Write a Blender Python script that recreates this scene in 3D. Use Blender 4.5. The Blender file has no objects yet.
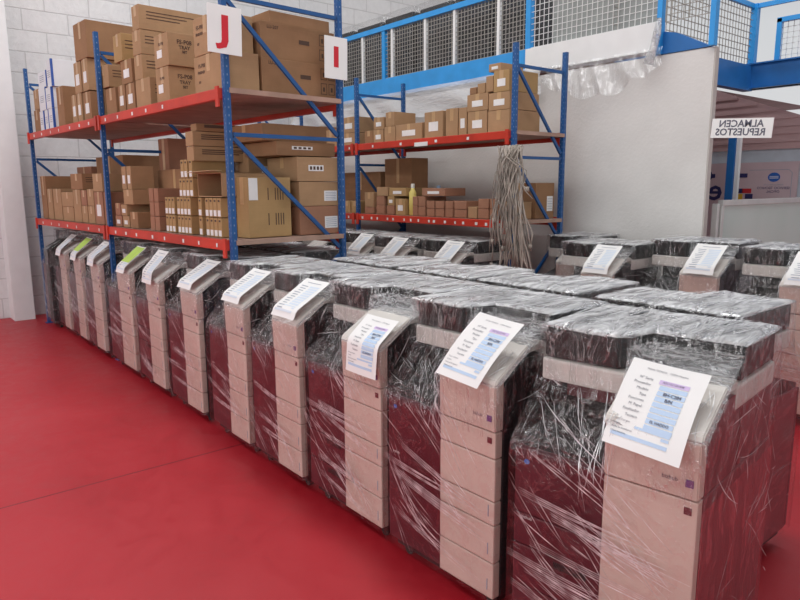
import bpy, bmesh, math, random
from mathutils import Vector, Matrix, Euler, noise as mnoise
R = random.Random(7)
C = bpy.context.scene.collection
PI = math.pi

# ------------------------------------------------------------------ materials
def new_mat(name):
    m = bpy.data.materials.new(name); m.use_nodes = True
    nt = m.node_tree; b = nt.nodes.get('Principled BSDF')
    return m, nt, b
def N(nt, t, **kw):
    n = nt.nodes.new(t)
    for k, v in kw.items(): setattr(n, k, v)
    return n
def ramp(nt, src, stops):
    r = N(nt, 'ShaderNodeValToRGB')
    e = r.color_ramp.elements
    while len(e) < len(stops): e.new(0.5)
    for i, (p, c) in enumerate(stops):
        e[i].position = p; e[i].color = (c[0], c[1], c[2], 1) if hasattr(c, '__len__') else (c, c, c, 1)
    nt.links.new(src, r.inputs[0]); return r
def coords(nt, scale=(1, 1, 1), rot=(0, 0, 0), kind='Object'):
    tc = N(nt, 'ShaderNodeTexCoord'); mp = N(nt, 'ShaderNodeMapping')
    mp.inputs['Scale'].default_value = scale; mp.inputs['Rotation'].default_value = rot
    nt.links.new(tc.outputs[kind], mp.inputs[0]); return mp.outputs[0]
def noise_tex(nt, vec, scale, detail=4, rough=.5, dist=0):
    n = N(nt, 'ShaderNodeTexNoise'); n.inputs['Scale'].default_value = scale
    n.inputs['Detail'].default_value = detail; n.inputs['Roughness'].default_value = rough
    n.inputs['Distortion'].default_value = dist
    nt.links.new(vec, n.inputs['Vector']); return n.outputs['Fac']
def simple(name, col, rough=.5, metal=0, var=.08, nscale=6, bump=0, spec=.5):
    m, nt, b = new_mat(name)
    v = coords(nt); f = noise_tex(nt, v, nscale)
    lo = [max(0, c*(1-var)) for c in col]; hi = [min(1, c*(1+var)) for c in col]
    r = ramp(nt, f, [(.3, lo), (.7, hi)]); nt.links.new(r.outputs[0], b.inputs['Base Color'])
    b.inputs['Roughness'].default_value = rough; b.inputs['Metallic'].default_value = metal
    b.inputs['Specular IOR Level'].default_value = spec
    if bump:
        bp = N(nt, 'ShaderNodeBump'); bp.inputs['Strength'].default_value = bump; bp.inputs['Distance'].default_value = .01
        f2 = noise_tex(nt, v, nscale*12, 2); nt.links.new(f2, bp.inputs['Height']); nt.links.new(bp.outputs[0], b.inputs['Normal'])
    return m
M = {}
M['blue'] = simple('rack_blue', (.010, .085, .27), .4, var=.15)
M['hole'] = simple('punched_holes', (.16, .24, .42), .6)
M['orange'] = simple('beam_red', (.55, .036, .016), .45, var=.2, nscale=3)
M['board'] = simple('chipboard_shelf', (.42, .27, .21), .8, var=.15)
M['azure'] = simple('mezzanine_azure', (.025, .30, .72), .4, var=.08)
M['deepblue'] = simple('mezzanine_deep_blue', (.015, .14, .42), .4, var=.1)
M['white'] = simple('white_paint', (.78, .78, .78), .6, var=.03)
M['wire'] = simple('wire_mesh_metal', (.36, .34, .31), .5)
M['paper'] = simple('paper_white', (.88, .87, .86), .7, var=.02)
M['ink'] = simple('printed_ink', (.12, .12, .16), .7)
M['greyink'] = simple('grey_print', (.32, .34, .42), .7)
M['cell'] = simple('pale_blue_cells', (.52, .66, .86), .7, var=.04)
M['cell2'] = simple('faint_blue_cells', (.70, .76, .85), .7, var=.04)
M['pinkcell'] = simple('pink_violet_cell', (.66, .52, .78), .7)
M['green'] = simple('green_marker', (.55, .78, .15), .7)
M['beige'] = simple('copier_beige', (.64, .48, .42), .42, var=.04)
M['trim'] = simple('copier_light_trim', (.66, .62, .58), .4, var=.04)
M['maroon'] = simple('copier_maroon', (.085, .010, .018), .35, var=.15)
M['char'] = simple('copier_charcoal', (.022, .02, .022), .45, var=.2)
M['rosy'] = simple('copier_side_red_reflection', (.20, .045, .055), .5, var=.15)  # red reflection of floor and film put into the side colour
M['black'] = simple('black_plastic', (.012, .012, .013), .4, var=.2)
M['badge'] = simple('violet_badge', (.16, .06, .22), .4)
M['dkred'] = simple('dark_red_square', (.12, .01, .02), .4)
M['logo'] = simple('logo_blue', (.03, .12, .45), .4)
M['redprint'] = simple('red_letter', (.62, .015, .03), .6)
M['rubber'] = simple('caster_rubber', (.02, .02, .02), .7)
M['rope'] = simple('hanging_straps', (.36, .31, .27), .9, var=.35, nscale=9)
M['yellow'] = simple('yellow_bottle', (.75, .62, .18), .4)
M['palebottle'] = simple('pale_blue_bottle', (.35, .50, .68), .4)
M['cap'] = simple('bottle_cap', (.8, .78, .7), .5)
M['dark'] = simple('box_interior', (.10, .05, .025), .9)
M['boxwhite'] = simple('white_carton', (.74, .75, .78), .6, var=.04)
M['boxblue'] = simple('blue_carton_edge', (.03, .10, .40), .5)
M['navy'] = simple('poster_navy', (.03, .03, .13), .5)
M['pyel'] = simple('poster_yellow', (.75, .45, .04), .5)
M['pred'] = simple('poster_red', (.6, .03, .04), .5)
M['poster'] = simple('poster_pale_pink', (.62, .47, .50), .6, var=.03)
M['alu'] = simple('aluminium_frame', (.62, .61, .59), .35, metal=.3)
M['soffit'] = None
def cardboard(name, col):
    m, nt, b = new_mat(name)
    v = coords(nt, (1, 1, 1)); f = noise_tex(nt, v, 5, 5, .6)
    v2 = coords(nt, (6, 6, 160)); f2 = noise_tex(nt, v2, 1, 2)
    mx = N(nt, 'ShaderNodeMath', operation='MULTIPLY_ADD'); nt.links.new(f2, mx.inputs[0]); mx.inputs[1].default_value = .25; nt.links.new(f, mx.inputs[2])
    r = ramp(nt, mx.outputs[0], [(.35, [c*.86 for c in col]), (.8, [c*1.1 for c in col])])
    nt.links.new(r.outputs[0], b.inputs['Base Color']); b.inputs['Roughness'].default_value = .8
    b.inputs['Specular IOR Level'].default_value = .25
    return m
CB = [cardboard('cardboard_tan', (.40, .245, .135)), cardboard('cardboard_brown', (.31, .17, .09)),
      cardboard('cardboard_reddish', (.35, .175, .11)), cardboard('cardboard_golden', (.41, .26, .12))]
M['tape'] = simple('packing_tape', (.52, .33, .17), .3)
M['boxlabel'] = simple('shipping_label_white', (.80, .79, .78), .6)
M['boxink'] = simple('box_print', (.09, .05, .035), .8)

# painted block wall: procedural bricks
def block_wall():
    m, nt, b = new_mat('white_painted_blockwork')
    tc = N(nt, 'ShaderNodeTexCoord'); sx = N(nt, 'ShaderNodeSeparateXYZ'); nt.links.new(tc.outputs['Object'], sx.inputs[0])
    cx = N(nt, 'ShaderNodeCombineXYZ'); nt.links.new(sx.outputs[0], cx.inputs[0]); nt.links.new(sx.outputs[2], cx.inputs[1])
    br = N(nt, 'ShaderNodeTexBrick'); nt.links.new(cx.outputs[0], br.inputs['Vector'])
    br.inputs['Scale'].default_value = 1; br.inputs['Brick Width'].default_value = .52; br.inputs['Row Height'].default_value = .25
    br.inputs['Mortar Size'].default_value = .008; br.inputs['Mortar Smooth'].default_value = .5
    br.inputs['Color1'].default_value = (.74, .73, .73, 1); br.inputs['Color2'].default_value = (.70, .69, .695, 1); br.inputs['Mortar'].default_value = (.58, .565, .57, 1)
    f = noise_tex(nt, tc.outputs['Object'], 14, 5, .65)
    r = ramp(nt, f, [(.3, .9), (.75, 1.0)])
    mx = N(nt, 'ShaderNodeMix', data_type='RGBA', blend_type='MULTIPLY'); mx.inputs[0].default_value = 1
    nt.links.new(br.outputs['Color'], mx.inputs[6]); nt.links.new(r.outputs[0], mx.inputs[7]); nt.links.new(mx.outputs[2], b.inputs['Base Color'])
    ad = N(nt, 'ShaderNodeMath', operation='MULTIPLY_ADD'); nt.links.new(br.outputs['Fac'], ad.inputs[0]); ad.inputs[1].default_value = -.8; nt.links.new(f, ad.inputs[2])
    bp = N(nt, 'ShaderNodeBump'); bp.inputs['Strength'].default_value = .5; bp.inputs['Distance'].default_value = .02
    nt.links.new(ad.outputs[0], bp.inputs['Height']); nt.links.new(bp.outputs[0], b.inputs['Normal']); b.inputs['Roughness'].default_value = .7
    return m
M['blocks'] = block_wall()
M['plaster'] = simple('partition_plaster', (.70, .68, .66), .7, var=.04, nscale=3, bump=.25)
M['soffit'] = simple('pink_soffit', (.50, .33, .33), .6, var=.12, nscale=2)

def floor_mat():
    m, nt, b = new_mat('red_epoxy_floor')
    v = coords(nt); f1 = noise_tex(nt, v, .55, 6, .6, .4); f2 = noise_tex(nt, v, 7, 8, .7, 1.0)
    ad = N(nt, 'ShaderNodeMath', operation='MULTIPLY_ADD'); nt.links.new(f2, ad.inputs[0]); ad.inputs[1].default_value = .35; nt.links.new(f1, ad.inputs[2])
    r = ramp(nt, ad.outputs[0], [(.42, (.36, .008, .016)), (.62, (.45, .013, .024)), (.85, (.51, .026, .038))])
    # hairline saw cut running across the slab every few metres
    sx = N(nt, 'ShaderNodeSeparateXYZ'); nt.links.new(v, sx.inputs[0])
    rot = N(nt, 'ShaderNodeMath', operation='MULTIPLY_ADD'); nt.links.new(sx.outputs[0], rot.inputs[0]); rot.inputs[1].default_value = .0; nt.links.new(sx.outputs[1], rot.inputs[2])
    d = N(nt, 'ShaderNodeMath', operation='SUBTRACT'); nt.links.new(rot.outputs[0], d.inputs[0]); d.inputs[1].default_value = 3.72
    a = N(nt, 'ShaderNodeMath', operation='ABSOLUTE'); nt.links.new(d.outputs[0], a.inputs[0])
    lt = N(nt, 'ShaderNodeMath', operation='LESS_THAN'); nt.links.new(a.outputs[0], lt.inputs[0]); lt.inputs[1].default_value = .006
    mx = N(nt, 'ShaderNodeMix', data_type='RGBA'); nt.links.new(lt.outputs[0], mx.inputs[0]); nt.links.new(r.outputs[0], mx.inputs[6]); mx.inputs[7].default_value = (.20, .008, .014, 1)
    nt.links.new(mx.outputs[2], b.inputs['Base Color'])
    rr = ramp(nt, f2, [(.3, .36), (.7, .55)]); nt.links.new(rr.outputs[0], b.inputs['Roughness'])
    bp = N(nt, 'ShaderNodeBump'); bp.inputs['Strength'].default_value = .12; bp.inputs['Distance'].default_value = .01
    nt.links.new(f2, bp.inputs['Height']); nt.links.new(bp.outputs[0], b.inputs['Normal'])
    return m
M['floor'] = floor_mat()

def film_mat(name, base=.05, gain=.85, bump=.55, rough=.12, streak=(2.5, 26, 26), veil=.0, fine=60, tint=.97, glint_haze=0):
    """thin clear stretch film: transparent head-on, mirror-like at grazing angles, crinkled by bump"""
    m = bpy.data.materials.new(name); m.use_nodes = True; nt = m.node_tree; nt.nodes.clear()
    out = N(nt, 'ShaderNodeOutputMaterial')
    v = coords(nt)
    st = noise_tex(nt, coords(nt, streak, (.12, .25, .30)), 1.0, 5, .6, .9)
    st2 = noise_tex(nt, coords(nt, (streak[0]*2.4, streak[1]*.45, streak[2]*.45), (-.5, -.4, -.35)), 1.0, 4, .6, 1.5)
    fn = noise_tex(nt, v, fine, 3, .6, .6)
    a1 = N(nt, 'ShaderNodeMath', operation='SUBTRACT'); nt.links.new(st, a1.inputs[0]); a1.inputs[1].default_value = .5
    a2 = N(nt, 'ShaderNodeMath', operation='ABSOLUTE'); nt.links.new(a1.outputs[0], a2.inputs[0])       # ridged
    h = N(nt, 'ShaderNodeMath', operation='MULTIPLY_ADD'); nt.links.new(a2.outputs[0], h.inputs[0]); h.inputs[1].default_value = -1.6; nt.links.new(st2, h.inputs[2])
    h2 = N(nt, 'ShaderNodeMath', operation='MULTIPLY_ADD'); nt.links.new(fn, h2.inputs[0]); h2.inputs[1].default_value = .16; nt.links.new(h.outputs[0], h2.inputs[2])
    bp = N(nt, 'ShaderNodeBump'); bp.inputs['Strength'].default_value = bump; bp.inputs['Distance'].default_value = .03
    nt.links.new(h2.outputs[0], bp.inputs['Height'])
    g = N(nt, 'ShaderNodeBsdfGlossy'); g.inputs['Roughness'].default_value = rough; g.inputs['Color'].default_value = (.97, .97, .98, 1); nt.links.new(bp.outputs[0], g.inputs['Normal'])
    t = N(nt, 'ShaderNodeBsdfTransparent'); t.inputs['Color'].default_value = (tint, tint, tint, 1)
    lw = N(nt, 'ShaderNodeLayerWeight'); lw.inputs['Blend'].default_value = .35; nt.links.new(bp.outputs[0], lw.inputs['Normal'])
    pw = N(nt, 'ShaderNodeMath', operation='POWER'); nt.links.new(lw.outputs['Facing'], pw.inputs[0]); pw.inputs[1].default_value = 1.5
    fc = N(nt, 'ShaderNodeMath', operation='MULTIPLY_ADD'); nt.links.new(pw.outputs[0], fc.inputs[0]); fc.inputs[1].default_value = gain; fc.inputs[2].default_value = base; fc.use_clamp = True
    # creases, where the film doubles up, let less through and scatter more
    cr = ramp(nt, a2.outputs[0], [(0, 1), (.035, 0)])
    cm = N(nt, 'ShaderNodeMath', operation='MULTIPLY_ADD'); nt.links.new(cr.outputs[0], cm.inputs[0]); cm.inputs[1].default_value = veil; nt.links.new(fc.outputs[0], cm.inputs[2]); cm.use_clamp = True
    s1 = N(nt, 'ShaderNodeMixShader'); nt.links.new(cm.outputs[0], s1.inputs[0]); nt.links.new(t.outputs[0], s1.inputs[1]); nt.links.new(g.outputs[0], s1.inputs[2])
    if glint_haze:  # diffuse white mixed in to paint the film's bright glints
        di = N(nt, 'ShaderNodeBsdfDiffuse'); di.inputs['Color'].default_value = (.95, .95, .96, 1); nt.links.new(bp.outputs[0], di.inputs['Normal'])
        hz = ramp(nt, st2, [(.38, glint_haze*.25), (.62, glint_haze*1.6)])
        s2 = N(nt, 'ShaderNodeMixShader'); nt.links.new(hz.outputs[0], s2.inputs[0]); nt.links.new(s1.outputs[0], s2.inputs[1]); nt.links.new(di.outputs[0], s2.inputs[2]); s1 = s2
    nt.links.new(s1.outputs[0], out.inputs[0])
    return m
M['film'] = film_mat('stretch_film', .02, .26, .4, .16, (3, 9, 9), .12, 40)
M['filmtop'] = film_mat('stretch_film_crumpled', .24, .90, .9, .12, (1.6, 24, 24), .45, 55, glint_haze=.36)
M['filmcrush'] = film_mat('stretch_film_crushed', .16, .60, 1.0, .10, (22, 22, 22), .55, 70, glint_haze=.20)
M['filmdark'] = film_mat('stretch_film_dark', .01, .10, .3, .2, (3, 9, 9), .04, 40)
M['filmside'] = film_mat('stretch_film_side', .10, .60, .6, .14, (9, 12, 2.5), .30, 40)
M['filmtent'] = film_mat('stretch_film_slack', .03, .40, .9, .09, (14, 16, 5), .30, 50)
def fold_glint_mat():  # film folds in near-white diffuse, painting in the film's bright glints
    m = bpy.data.materials.new('film_fold_glint'); m.use_nodes = True; nt = m.node_tree; nt.nodes.clear()
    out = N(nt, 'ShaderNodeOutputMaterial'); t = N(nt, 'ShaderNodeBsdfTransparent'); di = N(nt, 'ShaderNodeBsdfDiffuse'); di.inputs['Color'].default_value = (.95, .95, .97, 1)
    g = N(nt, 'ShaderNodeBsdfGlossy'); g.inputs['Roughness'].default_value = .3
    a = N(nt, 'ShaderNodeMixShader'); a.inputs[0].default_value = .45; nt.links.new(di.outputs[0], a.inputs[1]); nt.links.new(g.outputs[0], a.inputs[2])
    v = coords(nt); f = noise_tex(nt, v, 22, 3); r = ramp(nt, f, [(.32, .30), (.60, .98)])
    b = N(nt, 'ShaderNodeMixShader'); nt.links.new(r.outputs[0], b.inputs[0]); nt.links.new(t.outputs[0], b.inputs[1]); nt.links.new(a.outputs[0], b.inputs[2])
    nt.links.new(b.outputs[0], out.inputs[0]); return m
M['fold'] = fold_glint_mat()
def drape_mat():
    m, nt, b = new_mat('white_plastic_sheet')
    b.inputs['Base Color'].default_value = (.82, .82, .84, 1); b.inputs['Roughness'].default_value = .25
    v = coords(nt, (4, 7, 30), (.5, 0, 0)); f = noise_tex(nt, v, 1, 4, .5, 1.2)
    bp = N(nt, 'ShaderNodeBump'); bp.inputs['Strength'].default_value = .6; bp.inputs['Distance'].default_value = .04; nt.links.new(f, bp.inputs['Height']); nt.links.new(bp.outputs[0], b.inputs['Normal'])
    b.inputs['Alpha'].default_value = .55
    return m
M['drape'] = drape_mat()
def glass_mat():
    m = bpy.data.materials.new('pale_green_glass'); m.use_nodes = True; nt = m.node_tree; nt.nodes.clear()
    out = N(nt, 'ShaderNodeOutputMaterial'); t = N(nt, 'ShaderNodeBsdfTransparent'); t.inputs['Color'].default_value = (.8, .95, .9, 1)
    di = N(nt, 'ShaderNodeBsdfDiffuse'); f = noise_tex(nt, coords(nt), 1.2); r = ramp(nt, f, [(.3, (.68, .80, .75)), (.7, (.80, .86, .83))]); nt.links.new(r.outputs[0], di.inputs[0])
    g = N(nt, 'ShaderNodeBsdfGlossy'); g.inputs['Roughness'].default_value = .1
    a = N(nt, 'ShaderNodeMixShader'); a.inputs[0].default_value = .82; nt.links.new(t.outputs[0], a.inputs[1]); nt.links.new(di.outputs[0], a.inputs[2])
    b = N(nt, 'ShaderNodeMixShader'); b.inputs[0].default_value = .08; nt.links.new(a.outputs[0], b.inputs[1]); nt.links.new(g.outputs[0], b.inputs[2])
    nt.links.new(b.outputs[0], out.inputs[0]); return m
M['glass'] = glass_mat()

# ------------------------------------------------------------------ mesh helpers
class MB:
    def __init__(s): s.v = []; s.f = []; s.m = []
    def quad(s, a, b, c, d, mi=0):
        i = len(s.v); s.v += [a, b, c, d]; s.f.append((i, i+1, i+2, i+3)); s.m.append(mi)
    def box(s, x0, x1, y0, y1, z0, z1, mi=0, bev=0):
        if bev:
            bm = bmesh.new(); bmesh.ops.create_cube(bm, size=1)
            for v in bm.verts: v.co = Vector(((x0+x1)/2+v.co.x*(x1-x0), (y0+y1)/2+v.co.y*(y1-y0), (z0+z1)/2+v.co.z*(z1-z0)))
            bmesh.ops.bevel(bm, geom=bm.edges[:], offset=bev, segments=2, affect='EDGES', profile=.6)
            s.bm(bm, mi); return s
        i = len(s.v)
        s.v += [(x0,y0,z0),(x1,y0,z0),(x1,y1,z0),(x0,y1,z0),(x0,y0,z1),(x1,y0,z1),(x1,y1,z1),(x0,y1,z1)]
        for f in ((0,3,2,1),(4,5,6,7),(0,1,5,4),(1,2,6,5),(2,3,7,6),(3,0,4,7)): s.f.append(tuple(i+k for k in f)); s.m.append(mi)
        return s
    def bm(s, bm, mi=0):
        i = len(s.v); bm.verts.index_update()
        s.v += [tuple(v.co) for v in bm.verts]
        for f in bm.faces: s.f.append(tuple(i+v.index for v in f.verts)); s.m.append(mi)
        bm.free()
    def prism(s, prof, y0, y1, mi=0, bev=0):        # prof: (x,z) outline, extruded along y
        bm = bmesh.new(); a = [bm.verts.new((x, y0, z)) for x, z in prof]; b = [bm.verts.new((x, y1, z)) for x, z in prof]
        n = len(prof); bm.faces.new(a); bm.faces.new(b[::-1])
        for k in range(n): bm.faces.new((a[(k+1) % n], a[k], b[k], b[(k+1) % n]))
        bmesh.ops.recalc_face_normals(bm, faces=bm.faces[:])
        if bev: bmesh.ops.bevel(bm, geom=bm.edges[:], offset=bev, segments=2, affect='EDGES')
        s.bm(bm, mi); return s
    def bar(s, p, q, w, h=None, mi=0):               # rectangular bar between two points
        h = h or w; p = Vector(p); q = Vector(q); d = (q-p).normalized()
        up = Vector((0, 0, 1)) if abs(d.z) < .95 else Vector((1, 0, 0))
        a = d.cross(up).normalized()*w/2; b = a.cross(d).normalized()*h/2
        i = len(s.v)
        for o in (p, q): s.v += [tuple(o-a-b), tuple(o+a-b), tuple(o+a+b), tuple(o-a+b)]
        for f in ((0,3,2,1),(4,5,6,7),(0,1,5,4),(1,2,6,5),(2,3,7,6),(3,0,4,7)): s.f.append(tuple(i+k for k in f)); s.m.append(mi)
        return s
    def tube(s, pts, r, n=6, mi=0):
        pts = [Vector(p) for p in pts]; rings = []
        for k, p in enumerate(pts):
            d = (pts[min(k+1, len(pts)-1)]-pts[max(k-1, 0)]).normalized()
            up = Vector((0, 1, 0)) if abs(d.y) < .9 else Vector((1, 0, 0))
            a = d.cross(up).normalized(); b = a.cross(d); i = len(s.v)
            rr = r[k] if hasattr(r, '__len__') else r
            for j in range(n): s.v.append(tuple(p+(a*math.cos(2*PI*j/n)+b*math.sin(2*PI*j/n))*rr))
            rings.append(i)
        for k in range(len(rings)-1):
            for j in range(n):
                s.f.append((rings[k]+j, rings[k]+(j+1) % n, rings[k+1]+(j+1) % n, rings[k+1]+j)); s.m.append(mi)
        s.f.append(tuple(rings[0]+j for j in range(n))[::-1]); s.m.append(mi)
        s.f.append(tuple(rings[-1]+j for j in range(n))); s.m.append(mi)
        return s
    def mesh(s, name, mats, smooth=False):
        me = bpy.data.meshes.new(name); me.from_pydata([tuple(v) for v in s.v], [], s.f)
        for m in (mats if isinstance(mats, (list, tuple)) else [mats]): me.materials.append(m)
        me.polygons.foreach_set('material_index', s.m)
        if smooth: me.polygons.foreach_set('use_smooth', [True]*len(me.polygons))
        me.update(); return me
    def build(s, name, mats, parent=None, smooth=False):
        return link(name, s.mesh(name, mats, smooth), parent)
def link(name, me, parent=None):
    o = bpy.data.objects.new(name, me); C.objects.link(o)
    if parent is not None: o.parent = parent
    return o
def empty(name, loc=(0, 0, 0), rz=0):
    o = bpy.data.objects.new(name, None); o.empty_display_size = .1; C.objects.link(o); o.location = loc; o.rotation_euler = (0, 0, rz); return o
def tag(o, label, cat, group=None):
    o['label'] = label; o['category'] = cat
    if group: o['group'] = group
    return o
def struct(o): o['kind'] = 'structure'; return o
def kids(o): return [c for c in bpy.data.objects if c.parent == o]
def copy_tree(o, parent=None):
    c = o.copy(); C.objects.link(c); c.parent = parent
    for ch in kids(o): copy_tree(ch, c)
    return c
def text_mesh(body, size, mat, name='lettering', xf=None, align='CENTER', bold=0.0):
    cu = bpy.data.curves.new(name, 'FONT'); cu.body = body; cu.size = size; cu.align_x = align; cu.align_y = 'CENTER'; cu.offset = bold; cu.resolution_u = 2
    ob = bpy.data.objects.new(name, cu); C.objects.link(ob)
    dg = bpy.context.evaluated_depsgraph_get(); me = bpy.data.meshes.new_from_object(ob.evaluated_get(dg))
    bpy.data.objects.remove(ob); me.name = name
    if xf:
        for v in me.vertices: v.co = xf(v.co.x, v.co.y)
    me.materials.clear(); me.materials.append(mat); me.update(); return me
def merge(meshes, name, mats):
    bm = bmesh.new()
    for k, me in enumerate(meshes):
        n0 = len(bm.faces); bm.from_mesh(me); bm.faces.ensure_lookup_table()
        for f in bm.faces[n0:]: f.material_index = k if len(mats) > 1 else 0
    out = bpy.data.meshes.new(name); bm.to_mesh(out); bm.free()
    for m in mats: out.materials.append(m)
    return out

# ------------------------------------------------------------------ the setting
YF = 9.45
mb = MB(); mb.quad((-7, -3, 0), (16, -3, 0), (16, YF+.3, 0), (-7, YF+.3, 0)); struct(mb.build('floor', M['floor']))
mb = MB(); mb.box(-7, 16, YF, YF+.2, 0, 6.6); struct(mb.build('wall_back', M['blocks']))
mb = MB(); mb.box(1.37, 1.60, 9.15, YF+.01, 0, 6.6, bev=.006); struct(mb.build('trim_1', M['white']))      # smooth painted pillar
mb = MB(); mb.box(5.50, 5.55, 2.72, YF, 0, 2.70); struct(mb.build('wall_right', M['plaster']))
mb = MB(); mb.box(5.495, 5.555, 2.705, 2.72, 0, 2.70, bev=.003); struct(mb.build('trim_2', simple('board_edge', (.52, .48, .45), .7)))
mb = MB()                                                    # back room wall
mb.box(8.62, 8.72, 1.0, YF, 0, 2.12); struct(mb.build('wall_office', simple('office_wall_bluewhite', (.52, .56, .62), .6)))
mb = MB()                                                    # pink ribbed soffit over the back room
zt = lambda y: 2.80 - (4.25-y)*.38 if y < 4.25 else 2.80
ys = [2.2+.12*k for k in range(60)]
for a, b in zip(ys, ys[1:]):
    mb.quad((8.60, a, 2.02), (8.60, b, 2.02), (8.60, b, zt(b)), (8.60, a, zt(a)))
for zz in (2.10, 2.19, 2.28, 2.37, 2.46, 2.55, 2.64):
    y0 = max(2.2, 4.25-(2.80-zz-.035)/.38)
    mb.box(8.588, 8.60, y0, 9.4, zz, zz+.03)
mb.quad((8.6, 4.25, 2.80), (8.6, YF, 2.80), (12, YF, 2.80), (12, 4.25, 2.80))
struct(mb.build('trim_3', M['soffit']))
mb = MB(); mb.box(7.77, 7.85, 3.53, 3.61, 0, 2.14); struct(mb.build('trim_4', M['deepblue']))
mb = MB(); mb.box(7.79, 7.84, 3.485, 3.525, 0, 2.14); struct(mb.build('trim_5', M['white']))
# ------------------------------------------------------------------ mezzanine
mz = empty('mezzanine', (0, 0, 0)); struct(mz)
XM = 5.46
MB().box(XM, 5.62, 4.66, YF, 2.74, 2.97).build('edge_beam', M['azure'], mz)
MB().box(XM, 5.62, 3.22, 4.655, 2.74, 2.97).build('white_edge_beam', M['white'], mz)
bm = bmesh.new(); pr_ = [(3.215, 2.705), (3.215, 2.90), (3.05, 2.86), (2.75, 2.705)]
va = [bm.verts.new((XM+.03, a_, b_)) for a_, b_ in pr_]; vb = [bm.verts.new((5.60, a_, b_)) for a_, b_ in pr_]
bm.faces.new(va); bm.faces.new(vb[::-1])
for q in range(4): bm.faces.new((va[q], va[(q+1) % 4], vb[(q+1) % 4], vb[q]))
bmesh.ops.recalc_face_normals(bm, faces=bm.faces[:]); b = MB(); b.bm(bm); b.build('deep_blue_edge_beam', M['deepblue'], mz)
MB().box(5.62, 8.28, 3.66, YF, 2.88, 2.95).build('deck_plate', M['board'], mz)
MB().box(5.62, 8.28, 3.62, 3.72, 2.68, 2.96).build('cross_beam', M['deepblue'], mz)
b = MB(); b.box(8.24, 8.34, .6, 3.72, 2.70, 2.98); b.box(8.20, 8.40, .6, 3.72, 2.70, 2.715); b.box(8.20, 8.40, .6, 3.72, 2.97, 2.985)
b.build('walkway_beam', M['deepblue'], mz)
def rail_panel(y0, y1, z0, z1, x, name='mesh_panel', sp=.05, w=.006, mat='wire', axis='y', parent=mz, fixed=0):
    m = MB(); n = int(round((y1-y0)/sp)); 
    for k in range(n+1):
        y = y0+(y1-y0)*k/n
        if axis == 'y': m.box(x-.003, x+.003, y-w/2, y+w/2, z0, z1)
        else: m.box(y-w/2, y+w/2, x-.003, x+.003, z0, z1)
    n = int(round((z1-z0)/sp))
    for k in range(n+1):
        z = z0+(z1-z0)*k/n
        if axis == 'y': m.box(x-.003, x+.003, y0, y1, z-w/2, z+w/2)
        else: m.box(y0, y1, x-.003, x+.003, z-w/2, z+w/2)
    return m.build(name, M[mat], parent)
for y in (9.3, 7.02, 4.64): MB().box(XM+.01, XM+.07, y-.03, y+.03, 2.97, 3.62).build('blue_post', M['azure'], mz)
for y in (3.19, 2.73): MB().box(XM-.01, XM+.05, y-.022, y+.022, 2.705, 3.75).build('blue_post', M['azure'], mz)
wy = [9.25, 8.6, 8.0, 7.48, 6.85, 6.22, 5.72, 5.05]
for y in wy: MB().box(XM+.015, XM+.05, y-.018, y+.018, 2.97, 3.56).build('white_post', M['white'], mz)
MB().box(XM, XM+.07, 4.6, 9.4, 3.56, 3.62).build('handrail', M['azure'], mz)
allp = [9.25, 8.6, 8.0, 7.48, 6.85, 6.22, 5.72, 5.05, 4.66]
for a, b_ in zip(allp, allp[1:]): rail_panel(b_, a, 2.98, 3.56, XM+.03)
rail_panel(3.22, 4.62, 2.98, 3.72, XM+.03, sp=.055, mat='white', w=.0045)
rail_panel(2.73, 3.15, 2.96, 3.72, XM+.02, sp=.055)
rail_panel(5.5, 8.28, 2.97, 3.62, 3.67, sp=.07, axis='x', w=.008)
MB().box(5.5, 8.3, 3.65, 3.69, 3.6, 3.65).build('handrail', M['azure'], mz)
MB().box(8.26, 8.34, 3.62, 3.69, 2.97, 3.65).build('blue_post', M['azure'], mz)
MB().box(8.28, 8.32, .7, 3.66, 3.60, 3.65).build('handrail', M['azure'], mz)
MB().box(8.27, 8.33, 3.35, 3.40, 2.97, 3.44).build('blue_post', M['azure'], mz)
MB().box(8.27, 8.33, .7, 3.40, 3.40, 3.45).build('handrail', M['azure'], mz)
rail_panel(1.6, 3.35, 2.98, 3.40, 8.3, sp=.06, mat='white', w=.008)
rail_panel(1.6, 3.62, 2.98, 3.62, 9.6, sp=.11, mat='board', w=.02)
MB().box(8.34, 9.7, .7, 3.6, 2.93, 2.97).build('walkway_plate', M['wire'], mz)
# greyish board behind the white mesh bay
m = MB(); m.box(5.58, 5.60, 3.24, 4.42, 2.985, 3.75); struct(m.build('trim_6', simple('grey_screen', (.30, .32, .31), .7)))

# black film-wrapped printers stored on the mezzanine
def wrapped_block(name, w, d, h):
    t = empty(name)
    MB().box(0, d, 0, w, 0, h*.8, bev=.02).build('body', M['char'], t)
    MB().box(.03, d-.04, .02, w-.02, h*.8, h*.93, bev=.02).build('scanner_lid', M['black'], t)
    MB().box(-.012, -.002, .06, w-.1, h*.3, h*.5).build('paper_drawer', M['black'], t)
    m = MB(); bm = bmesh.new(); bmesh.ops.create_cube(bm, size=1)
    bmesh.ops.subdivide_edges(bm, edges=bm.edges[:], cuts=7, use_grid_fill=True)
    for v in bm.verts:
        v.co = Vector((d/2+v.co.x*(d+.05), w/2+v.co.y*(w+.04), .005+(v.co.z+.5)*h*.98))
        v.co += mnoise.noise_vector(v.co*9)*.015
        v.co.z = max(.004, v.co.z)
    m.bm(bm); m.build('plastic_wrap', M['filmdark'], t, smooth=True)
    return t
mp = wrapped_block('boxed_printer', .615, .6, .87)
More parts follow.
